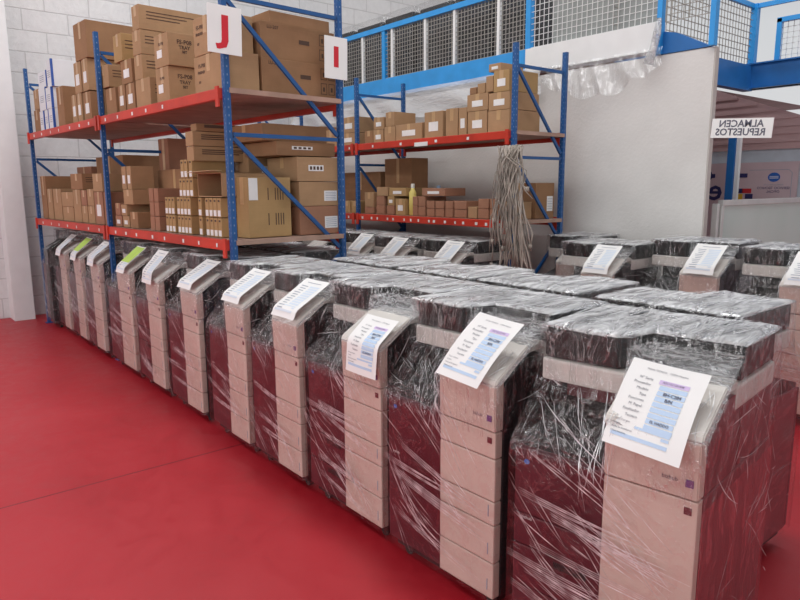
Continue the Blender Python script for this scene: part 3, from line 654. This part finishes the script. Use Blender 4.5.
# ------------------------------------------------------------------ copiers
W, D = .625, .665
def ss(a, b, x):
    t = min(1, max(0, (x-a)/(b-a))); return t*t*(3-2*t)
def wrap_mesh(seed, folds=70, amp=1.0, side=False):
    rg = random.Random(seed); off = Vector((seed*7.3, seed*3.1, seed*1.7))
    zs = [.075,.12,.18,.26,.34,.42,.5,.58,.65,.71,.75,.79,.83,.87,.91,.95,.98,1.02,1.06,1.10,1.125,1.133]
    nf, nsd = 22, 18
    TOP = 1.132
    def fx(y, z):                                   # how far back the front of the film stands
        tower = 1-ss(.285, .325, y)
        a = -.024
        left = a + (.148-a)*ss(.735, .965, z)**.8
        tw = a + (.285-a)*max(0, min(1, (z-.908)/.20))
        r = left*(1-tower)+tw*tower
        r = max(r, a)
        return r
    def disp(p, n, k=1.0):
        q = p+off
        a = mnoise.noise(q*6)*.012 + mnoise.noise(Vector((q.x*26+q.z*14, q.y*26-q.z*14, q.z*6))) * .0045
        a += abs(mnoise.noise(q*11))*.012
        return p+n*(a*amp*k)
    ring = []
    for z in zs:
        c = []
        e = .008+.005*ss(.7, .95, z)*(1-ss(.95, 1.1, z)); ins = .0 if z < 1.13 else .008
        y0, y1, x1 = -e+ins, W+e-ins, D+.012-ins-.02*ss(1.04, 1.12, z)
        for i in range(nf):
            y = y1+(y0-y1)*i/nf; p = Vector((fx(y, z)+ins*.5, y, z)); k = .35 if z < .74 else 1.0
            c.append(disp(p, Vector((-1, 0, 0)), k))
        xf = fx(y0, z)+ins*.5
        for i in range(nsd):
            x = xf+(x1-xf)*i/nsd; c.append(disp(Vector((x, y0, z)), Vector((0, -1, 0)), .7))
        for i in range(nf):
            y = y0+(y1-y0)*i/nf; c.append(disp(Vector((x1, y, z)), Vector((1, 0, 0)), .6))
        xf = fx(y1, z)+ins*.5
        for i in range(nsd):
            x = x1+(xf-x1)*i/nsd; c.append(disp(Vector((x, y1, z)), Vector((0, 1, 0)), .7))
        ring.append(c)
    m = MB(); n = len(ring[0])
    for c in ring: m.v += [tuple(p) for p in c]
    for k in range(len(zs)-1):
        for i in range(n):
            j = (i+1) % n; m.f.append((k*n+i, k*n+j, (k+1)*n+j, (k+1)*n+i))
            zc = (zs[k]+zs[k+1])/2
            yq = W*(1-(i+.5)/nf) if i < nf else 9
            m.m.append((4 if nf <= i < nf+nsd else 0) if zc < .72 else (5 if (yq < .30 and .905 < zc < 1.105) else (2 if zc < 1.115 else 1)))
    # cap
    base = len(m.v); g = {}
    last = (len(zs)-1)*n
    def rim(i, j):                                  # i over width 0..nf (front order), j over depth 0..nsd
        if j == 0: return last+i if i < nf else last+nf
        if i == nf: return last+nf+j if j < nsd else last+nf+nsd
        if j == nsd: return last+nf+nsd+(nf-i)
        if i == 0: return last+2*nf+nsd+(nsd-j)
        return None
    for i in range(nf+1):
        for j in range(nsd+1):
            r_ = rim(i, j)
            if r_ is None:
                a = Vector(m.v[rim(i, 0)]); b = Vector(m.v[rim(i, nsd)]); p = a.lerp(b, j/nsd)
                q = p+off
                z = TOP+.003+mnoise.noise(q*4)*.006+abs(mnoise.noise(Vector((q.x*4, q.y*24, 0))))*.010*amp
                r_ = len(m.v); m.v.append((p.x, p.y, z))
            g[i, j] = r_
    for i in range(nf):
        for j in range(nsd): m.f.append((g[i, j], g[i+1, j], g[i+1, j+1], g[i, j+1])); m.m.append(1)
    # narrow film folds on front, near side and top, whitened as painted glints
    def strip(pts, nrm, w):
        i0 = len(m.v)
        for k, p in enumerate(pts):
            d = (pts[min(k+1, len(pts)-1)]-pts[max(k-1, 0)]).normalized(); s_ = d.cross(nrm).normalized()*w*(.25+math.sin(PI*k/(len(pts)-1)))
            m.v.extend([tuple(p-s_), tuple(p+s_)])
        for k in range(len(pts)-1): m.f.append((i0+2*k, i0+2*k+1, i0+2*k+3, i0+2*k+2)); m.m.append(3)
    def run(kind, a, b, an, L, w, cv):
        pts = []
        for k in range(8):
            t_ = k/7*L; aa = an+cv*(k/7-.5); p_ = a+math.cos(aa)*t_; q_ = b+math.sin(aa)*t_
            if kind == 'f':
                if not (0 <= W-p_ <= W and .09 < q_ < 1.02): break
                pts.append(Vector((fx(W-p_, q_)-.016-.006*ss(.7, .9, q_), W-p_, q_)))
            elif kind == 's':
                if not (fx(0, q_)+.02 < p_ < D-.03 and .09 < q_ < 1.08): break
                pts.append(Vector((p_, -.034, q_)))
            else:
                if not ((.18 if q_ > .31 else .31) < p_ < D-.05 and .02 < q_ < W-.02): break
                pts.append(Vector((p_, q_, TOP+.018)))
        if len(pts) >= 4: strip(pts, Vector({'f': (-1, 0, 0), 's': (0, -1, 0), 't': (0, 0, 1)}[kind]), w)
    # bundles of near-parallel creases painted as bright glints
    for _ in range(folds//9):
        an = -rg.uniform(.35, 1.0); a = rg.uniform(-.05, W*.75); b = rg.uniform(.25, .86); L0 = rg.uniform(.12, .42)
        for q in range(rg.randrange(3, 9)):
            run('f', a+rg.uniform(-.05, .05), b+rg.uniform(-.07, .07), an+rg.uniform(-.06, .06), L0*rg.uniform(.25, 1), rg.uniform(.0005, .0015), rg.uniform(-.15, .15))
    for _ in range(folds//16):
        an = -rg.uniform(.05, .3); a = rg.uniform(-.05, .2); b = rg.uniform(.2, .6)
        for q in range(4): run('f', a, b+q*.007, an, rg.uniform(.3, .65), rg.uniform(.0006, .0016), .05)
    for _ in range(folds//5):                      # short painted crease glints over the open output tray
        cxx = rg.uniform(0, W*.62); run('f', cxx, rg.uniform(.80, 1.05), -(.5+1.9*cxx/W)+rg.uniform(-.3, .3), rg.uniform(.04, .24), rg.uniform(.0004, .0013), rg.uniform(-.3, .3))
    for _ in range(folds//3):                      # painted glints of crumpled film over the control panel
        run('f', W-rg.uniform(.0, .29), rg.uniform(.90, 1.0), rg.uniform(.2, 2.6), rg.uniform(.03, .10), rg.uniform(.0006, .0018), rg.uniform(-.8, .8))
    for _ in range(folds//3):
        run('s', rg.uniform(.0, D*.9), rg.uniform(.15, 1.05), rg.choice((rg.uniform(-1.3, -.6), rg.uniform(.6, 1.2), rg.uniform(-.3, .3))), rg.uniform(.05, .3), rg.uniform(.0005, .0016), rg.uniform(-.3, .3))
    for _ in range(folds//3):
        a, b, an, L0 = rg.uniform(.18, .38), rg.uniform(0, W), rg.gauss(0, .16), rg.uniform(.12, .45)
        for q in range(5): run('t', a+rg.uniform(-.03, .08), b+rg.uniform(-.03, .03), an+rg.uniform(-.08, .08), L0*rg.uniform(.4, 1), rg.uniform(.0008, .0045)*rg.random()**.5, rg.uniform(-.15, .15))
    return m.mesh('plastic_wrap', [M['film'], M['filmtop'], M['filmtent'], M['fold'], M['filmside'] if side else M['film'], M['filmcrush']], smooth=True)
WRAPS = [wrap_mesh(k+1) for k in range(8)]
def strip_mesh():
    pass
PAN = [(.085, .225), (.229, .375), (.379, .468), (.472, .632), (.636, .733)]
def make_copier(side='char', drawers=False, detail=True):
    t = empty('photocopier')
    MB().box(.03, D-.03, .02, W-.02, .045, .085, bev=.006).build('base', M['black'], t)
    for x, y in ((.07, .07), (.07, W-.07), (D-.08, .07), (D-.08, W-.07)):
        m = MB(); m.tube([(x-.015, y, .027), (x+.015, y, .027)], .026, 10); m.box(x-.01, x+.01, y-.01, y+.01, .03, .05); m.build('caster', M['rubber'], t)
    MB().box(.026, D, 0, W, .083, .735, bev=.006).build('cabinet', M[side], t)
    m = MB()
    if drawers:
        for a, b in ((.087, .235), (.239, .385), (.389, .50), (.504, .733)): m.box(0, .026, .293, W-.002, a, b, bev=.005)
        fd = m.build('front_drawers', M['maroon'], t)
        m = MB()
        for a in (.20, .35): m.box(-.003, .0, .34, .46, a, a+.022)
        m.build('drawer_grip', M['black'], fd)
    else:
        m.box(0, .026, .293, W-.002, .087, .733, bev=.007)
        fd = m.build('front_door', M['maroon'], t)
    bm = bmesh.new(); bmesh.ops.create_circle(bm, cap_ends=True, radius=.009, segments=14)
    for v in bm.verts: v.co = Vector((-.0015, W-.05+v.co.x*1.2, .69+v.co.y))
    m = MB(); m.bm(bm); m.build('maker_logo', M['logo'], fd)
    link('maker_lettering', text_mesh('bizhub', .016, M['boxlabel'], 'maker_lettering', lambda x, y: Vector((-.0015, W-.055-x, y+.49))), fd)
    for k, (a, b) in enumerate(PAN if side == 'char' else [(.085, .30), (.304, .733)]):
        p = MB().box(-.012, .026, .004, .289, a, b, bev=.005).build('front_panel', M['beige'], t)
        if k < 3 and side == 'char': MB().box(-.0135, -.012, .03, .034, a+.03, a+.075).build('paper_mark', M['greyink'], p)
        if b == .733: MB().box(-.0135, -.012, .02, .042, .691, .713).build('status_window', M['dkred'], p)
    fa = MB().prism([(-.016, .738), (-.020, .905), (-.004, .925), (.03, .925), (.03, .738)], .004, .289, bev=.004).build('fascia', M['beige'], t)
    MB().box(-.0205, -.018, .018, .040, .775, .797).build('badge', M['badge'], fa)
    link('model_lettering', text_mesh('bizhub', .018, M['ink'], 'model_lettering', lambda x, y: Vector((-.0205, .085-x, y+.79))), fa)
    MB().prism([(-.022, .908), (-.012, .93), (.150, 1.028), (.245, 1.034), (.245, 1.008), (.15, 1.0), (.01, .905), (-.016, .895)], 0, .292, bev=.004).build('control_panel', M['trim'], t)
    m = MB(); m.prism([(.03, .736), (.03, .90), (.15, .985), (.30, .985), (.30, .736)], .004, .286); m.build('tower_housing', M[side], t)
    MB().box(.33, D-.01, .004, W-.004, .736, .934, bev=.006).build('rear_housing', M[side], t)
    m = MB(); m.prism([(.02, .737), (.02, .755), (.32, .84), (.32, .737)], .30, W-.01); m.build('output_tray', M['black'], t)
    MB().box(.158, D-.02, .294, W, .935, 1.012, bev=.010).build('scanner_unit', M['trim'], t)
    MB().box(.245, D-.02, 0, .294, .935, 1.012, bev=.010).build('scanner_end', M['trim'], t)
    m = MB(); bm = bmesh.new(); fp = [(.165, W-.004), (D-.03, W-.004), (D-.03, .004), (.298, .004), (.293, .285), (.17, .345)]
    va = [bm.verts.new((a_, b_, 1.014)) for a_, b_ in fp]; vb = [bm.verts.new((a_, b_, 1.124)) for a_, b_ in fp]
    bm.faces.new(va); bm.faces.new(vb[::-1])
    for q in range(6): bm.faces.new((va[q], va[(q+1) % 6], vb[(q+1) % 6], vb[q]))
    bmesh.ops.recalc_face_normals(bm, faces=bm.faces[:]); bmesh.ops.bevel(bm, geom=bm.edges[:], offset=.008, segments=2, affect='EDGES'); m.bm(bm)
    m.build('document_feeder', M['black'], t)
    return t
protos = {'char': make_copier('char'), 'drawer': make_copier('char', True), 'rosy': make_copier('rosy', True)}
used = set()
def copier(kind, x, y, rz, label, group, wrap, w=W, zs=1.0, wrapmesh=None):
    p = protos[kind]
    if kind in used: t = copy_tree(p)
    else: used.add(kind); t = p
    # drop the wrap of an earlier copy, each gets its own
    for c in kids(t):
        if c.name.startswith('plastic_wrap'): c.data = WRAPS[wrap % 8] if wrapmesh is None else wrapmesh; break
    else: link('plastic_wrap', WRAPS[wrap % 8] if wrapmesh is None else wrapmesh, t)
    t.location = (x, y, 0); t.rotation_euler = (0, 0, rz); t.scale = (1, w/W, zs)
    tag(t, label, 'photocopier', group); return t
# front row: x of the front, y of the right-hand edge, width
FR = [('rosy', 1.725, .80, .13, .61), ('char', 1.685, 1.515, .02, .62), ('drawer', 1.69, 2.19, .0, .625), ('char', 1.69, 2.88, 0, .56),
      ('char', 1.69, 3.485, 0, .545), ('char', 1.70, 4.19, .0, .60), ('drawer', 1.70, 4.90, 0, .60), ('char', 1.70, 5.58, .0, .71),
      ('char', 1.70, 6.46, 0, .60), ('char', 1.70, 7.10, 0, .58), ('char', 1.70, 7.73, 0, .57), ('char', 1.66, 8.34, 0, .39)]
WH = ['film-wrapped maroon and beige copier nearest the camera, front row, far right',
 'wrapped copier second from the right in the front row, plain maroon door',
 'wrapped copier third from the right in the front row, curled form on its panel',
 'wrapped copier fourth from the right in the front row, crumpled white form under its film',
 'wrapped copier fifth from the right in the front row, beside the near rack post',
 'wrapped copier sixth from the right in the front row, under the rack end',
 'wrapped copier seventh from the right in the front row, curled white form on top',
 'wrapped copier with green-marked form just right of the middle rack post',
 'wrapped copier left of the middle rack post with a plain white form',
 'wrapped copier second to the left of the middle rack post, green-marked form',
 'wrapped copier third to the left of the middle rack post, cream form',
 'dark wrapped copier at the left end of the front row by the pillar']
BIGW = [wrap_mesh(21, 150, side=True), wrap_mesh(22, 130), wrap_mesh(23, 130), wrap_mesh(24, 100)]
for k, (kd, x, y, rz, w) in enumerate(FR):
    copier(kd, x, y, rz, WH[k], 'copiers in the front row', k, w, wrapmesh=BIGW[k] if k < 4 else None)
last = bpy.data.objects[[o.name for o in bpy.data.objects if o.get('label') == WH[11]][0]]
for c in kids(last):                                   # the end machine is dark all over
    for key in ('front_panel', 'fascia', 'control_panel', 'scanner_unit', 'scanner_end'):
        if c.name.startswith(key): c.data = c.data.copy(); c.data.materials[0] = M['char']
# second row, back to back with the first
SR = [1.65, 2.36, 3.02, 3.70, 4.86, 5.52, 6.20, 7.14, 7.82, 8.50]
for k, y in enumerate(SR):
    copier('rosy' if k == 0 else 'char', 3.10, y, PI, 'wrapped copier back to back behind the front row, %s from the right' % ORD[k], 'copiers in the second row', k+3, .60)
# third row toward the partition and under the middle rack
TR = [('char', 4.74, 1.50, .61, 1.03, 'wrapped copier at the right picture edge in the back row, before the glass screen'),
      ('char', 4.75, 2.20, .62, 1.04, 'wrapped copier in the back row standing at the partition end'),
      ('char', 4.42, 2.85, .60, 1.01, 'wrapped copier in the back row right of the hanging straps, form on its panel'),
      ('char', 4.80, 3.47, .42, 1.02, 'dark wrapped copier in the back row directly beside the hanging straps'),
      ('char', 4.05, 4.20, .60, .98, 'wrapped copier under the middle rack, first left of the straps'),
      ('char', 3.98, 4.90, .60, .98, 'wrapped copier under the middle rack, second left of the straps'),
      ('char', 4.05, 5.55, .60, .98, 'wrapped copier under the middle rack, third left of the straps'),
      ('char', 4.00, 6.36, .60, .98, 'wrapped back row copier glimpsed beneath the left rack, nearest of three there'),
      ('char', 4.00, 7.02, .60, .98, 'wrapped back row copier glimpsed beneath the left rack, middle of three there'),
      ('char', 4.00, 7.68, .60, .98, 'wrapped copier farthest along the row beyond the left rack')]
for k, (kd, x, y, w, zs, lb) in enumerate(TR): copier(kd, x, y, 0, lb, 'copiers in the back row', k+1, w, zs)

# ------------------------------------------------------------------ printed forms lying on the control panels
ROWS = ['Nº Serie', 'Proveedor', 'Modelo', 'Tipo', 'Funciones', 'M. Papel', 'Finalizador', 'Tecnico', 'Precio Compra', 'Centro', 'Fecha de Instalacion', 'Observaciones']
def form(P0, U, path, label, full=False, green=False, w=.215, h=.292, u0=0, name='printed_form'):
    """P0 world point under the bottom-left corner; U unit vector to the right (as read); path(v)-> offset vector for distance v up the sheet"""
    t = empty(name, P0)
    def P(u, v, lift=0.0):
        a = path(v); b = path(v+.002); T = (b-a).normalized(); n = Vector(U).cross(T)
        sk = u0*v
        return Vector(U)*(u+sk) + a + n*lift + n*(.006*math.sin(v*14+1)*math.sin(u*12))
    m = MB(); nv, nu = 16, 6
    for j in range(nv+1):
        for i in range(nu+1): m.v.append(tuple(P(w*i/nu, h*j/nv)))
    for j in range(nv):
        for i in range(nu):
            a = j*(nu+1)+i; m.f.append((a, a+1, a+nu+2, a+nu+1)); m.m.append(0)
    m.build('sheet', M['paper'], t, smooth=True)
    m = MB(); L = .0015
    def cell(u0_, u1, v0, v1, mi=0, lift=L):
        n = 4
        for k in range(n):
            a, b = v0+(v1-v0)*k/n, v0+(v1-v0)*(k+1)/n
            for q in range(3):
                c, d = u0_+(u1-u0_)*q/3, u0_+(u1-u0_)*(q+1)/3
                m.quad(tuple(P(c, a, lift)), tuple(P(d, a, lift)), tuple(P(d, b, lift)), tuple(P(c, b, lift)), mi)
    vt = h-.052
    for k in range(9):
        if k == 7: cell(.115, .198, vt-k*.0185-.014, vt-k*.0185, 0); continue
        cell(.115 if k else .108, .200, vt-k*.0185-.0145, vt-k*.0185, 1 if k == 0 else 0)
    cell(.09, .198, .064, .071, 0); cell(.175, .198, .052, .060, 0); cell(.02, .198, .030, .041, 0)
    if green: cell(.01, .205, .10, .28, 2, .003)
    m.build('shaded_cells', [M['cell'], M['pinkcell'], M['green']] if full else [M['cell2'], M['cell2'], M['green']], t)
    if full:
        parts = []
        for k, s in enumerate(ROWS):
            v = vt-.006-k*.0185*(1.0 if k < 9 else 1.0)
            if v < .03: v = .03
            sz = .0125 if k < 8 else .0085
            if k >= 8: v = vt-.006-8*.0185-(k-8)*.0125
            parts.append(text_mesh(s, sz, M['ink'], 'x', lambda x, y, v=v: P(.088+x*1 if k < 8 else .018+x, v+y, .0022), align='RIGHT' if k < 8 else 'LEFT'))
        parts.append(text_mesh('FICHA TECNICA    COPIA Maquina', .0085, M['ink'], 'x', lambda x, y: P(.12+x, h-.026+y, .0022)))
        parts.append(text_mesh('A5C1021201838', .0095, M['ink'], 'x', lambda x, y: P(.152+x, vt-.0075+y, .003)))
        parts.append(text_mesh('BH-C284', .0145, M['ink'], 'x', lambda x, y: P(.162+x, vt-2*.0185-.0075+y, .003), bold=.0004))
        parts.append(text_mesh('B/N', .0145, M['ink'], 'x', lambda x, y: P(.158+x, vt-3*.0185-.0075+y, .003), bold=.0004))
        parts.append(text_mesh('EL HADDO', .0115, M['ink'], 'x', lambda x, y: P(.157+x, vt-7*.0185-.0075+y, .003), bold=.0003))
        link('printed_text', merge(parts, 'printed_text', [M['ink']]), t)
    else:
        m = MB()
        for k in range(11):
            v = vt-.01-k*.0185
            cell(.03+.008*(k % 3), .09, v, v+.005, 0, .002)
        cell(.05, .18, h-.03, h-.026, 0, .002)
        m.build('printed_lines', [M['greyink']], t)
    return tag(t, label, 'sheet of paper')
def flat_path(x0, z0, x1, z1):
    d = Vector((x1-x0, 0, z1-z0)).normalized(); return lambda v: d*v + Vector((-.012*math.sin(v*10), 0, .008*math.sin(v*10)))*1
def bent_path(hang=.10, ang=38, r=.03):
    a = math.radians(ang)
    def f(v):
        if v < hang: return Vector((-.01*(1-v/hang), 0, v))
        s = v-hang
        b = Vector((0, 0, hang)); L = .05
        if s < L:
            # smooth arc from vertical to the slope
            n = 8; p = b.copy(); k = s/n
            for i in range(n):
                th = PI/2+(a-PI/2)*((i+.5)*k/L); p += Vector((math.cos(th), 0, math.sin(th)))*k
            return p
        p = f(hang+L-1e-6); return p+Vector((math.cos(a), 0, math.sin(a)))*(s-L)
    return f
form((1.638, 1.068, .856), (-.01, -1, -.02), flat_path(0, 0, .187, .225), 'white form with blue cells on the nearest copier, lower right', True, w=.243, h=.285, u0=-.05)
form((1.626, 1.785, .911), (-.03, -1, -.05), flat_path(0, 0, .185, .219), 'white form with blue cells on the copier second from the right', True, w=.225, h=.285, u0=.19)
form((1.645, 2.395, .79), (0, -1, 0), bent_path(.115, 40), 'curled white form hanging over the third copier panel from the right', True, w=.225, u0=.0)
def stdform(y, label, green=False, x=1.655, hang=.035, ang=34, u0=0.0, z=.0, w=.215):
    form((x, y+.255, .89+z), (0, -1, 0), bent_path(hang, ang), label, False, green, w=w, u0=u0)
stdform(2.865, 'white form under crumpled film on the fourth copier from the right', hang=.01, x=1.665, z=.045, ang=32, w=.235)
stdform(3.48, 'white form lying on the copier beside the near rack post', hang=.01, x=1.66, z=.045, ang=32, w=.23)
stdform(4.19, 'white form under film on the sixth front copier from the right', hang=.01, x=1.66, z=.045, ang=32, w=.23)
stdform(4.92, 'white form curling over the seventh front copier, left edge lifted', hang=.06, ang=48, x=1.66)
stdform(5.56, 'green-marked form on the copier right of the middle rack post', True, hang=.02, ang=40, z=.02)
stdform(6.46, 'plain white form on the copier left of the middle rack post', hang=.05, ang=40)
stdform(7.10, 'green-marked form on the second copier left of the middle rack post', True, ang=42)
stdform(7.73, 'cream white form on the third copier left of the middle rack post', ang=42)
def backform(x, y, zs, label, u0=0, hang=.02): form((x-.04, y+.255*.97, .915*zs+.01), (0, -1, 0), bent_path(hang, 40), label, False, False, w=.225, u0=u0)
backform(4.74, 1.50, 1.03, 'white form on the back row copier at the right picture edge')
backform(4.75, 2.20, 1.04, 'white form on the back row copier at the partition end')
backform(4.42, 2.85, 1.01, 'white form on the back row copier right of the straps')
backform(4.05, 4.20, .98, 'white form on the copier first left of the straps')
backform(3.98, 4.90, .98, 'white form on the copier second left of the straps')
backform(4.05, 5.55, .98, 'white form on the copier third left of the straps')

# ------------------------------------------------------------------ light, world, camera
sc = bpy.context.scene
w = bpy.data.worlds.new('World'); sc.world = w; w.use_nodes = True
bg = w.node_tree.nodes['Background']
tc = w.node_tree.nodes.new('ShaderNodeTexCoord'); sx = w.node_tree.nodes.new('ShaderNodeSeparateXYZ'); w.node_tree.links.new(tc.outputs['Generated'], sx.inputs[0])
rp = ramp(w.node_tree, sx.outputs[2], [(.0, (1, 1, 1)), (.2, (.9, .92, .95)), (.4, (.45, .47, .50)), (.65, (.16, .17, .19))])
w.node_tree.links.new(rp.outputs[0], bg.inputs[0]); bg.inputs[1].default_value = .72
def area(name, loc, rot, sx_, sy_, e, col=(1, 1, 1)):
    l = bpy.data.lights.new(name, 'AREA'); l.shape = 'RECTANGLE'; l.size = sx_; l.size_y = sy_; l.energy = e; l.color = col
    o = bpy.data.objects.new(name, l); C.objects.link(o); o.location = loc; o.rotation_euler = rot; return o
area('overhead_strip', (2.6, 4.5, 6.3), (0, 0, 0), .9, 9, 210, (1, .99, .97))  # strip lamps added overhead so the film has bright bands to reflect
area('overhead_strip', (-1.8, 4.5, 6.3), (0, 0, 0), .9, 9, 210, (.97, .98, 1))
area('overhead_strip', (7.2, 3.5, 6.3), (0, 0, 0), .9, 8, 170, (.97, .98, 1))
area('front_left_fill', (-3.5, -2.5, 3.2), (math.radians(62), 0, math.radians(-48)), 3.5, 2.5, 80, (1, .97, .95))  # added fill lamp from the left front, brightens the copier fronts
area('left_aisle_fill', (-5.5, 3.5, 2.6), (math.radians(80), 0, math.radians(-90)), 5, 2.6, 110, (1, .98, .96))  # added fill lamp on the aisle side, lifts the front panels

cam = bpy.data.cameras.new('Camera'); co = bpy.data.objects.new('Camera', cam); C.objects.link(co); sc.camera = co
cam.sensor_width = 36; cam.lens = 661.8/800*36; cam.clip_start = .05
pitch, roll, yaw = .16932, -.00559, .68419
cy, sy = math.cos(yaw), math.sin(yaw)
fw = Vector((sy*math.cos(pitch), cy*math.cos(pitch), -math.sin(pitch))); rt = Vector((cy, -sy, 0)); up = rt.cross(fw)
r2 = rt*math.cos(roll)+up*math.sin(roll); u2 = -rt*math.sin(roll)+up*math.cos(roll)
co.matrix_world = Matrix(((r2.x, u2.x, -fw.x, 0), (r2.y, u2.y, -fw.y, 0), (r2.z, u2.z, -fw.z, 1.6), (0, 0, 0, 1)))
sc.view_settings.view_transform = 'Standard'; sc.view_settings.look = 'None'; sc.view_settings.exposure = -.03
sc.cycles.transparent_max_bounces = 32; sc.cycles.max_bounces = 8
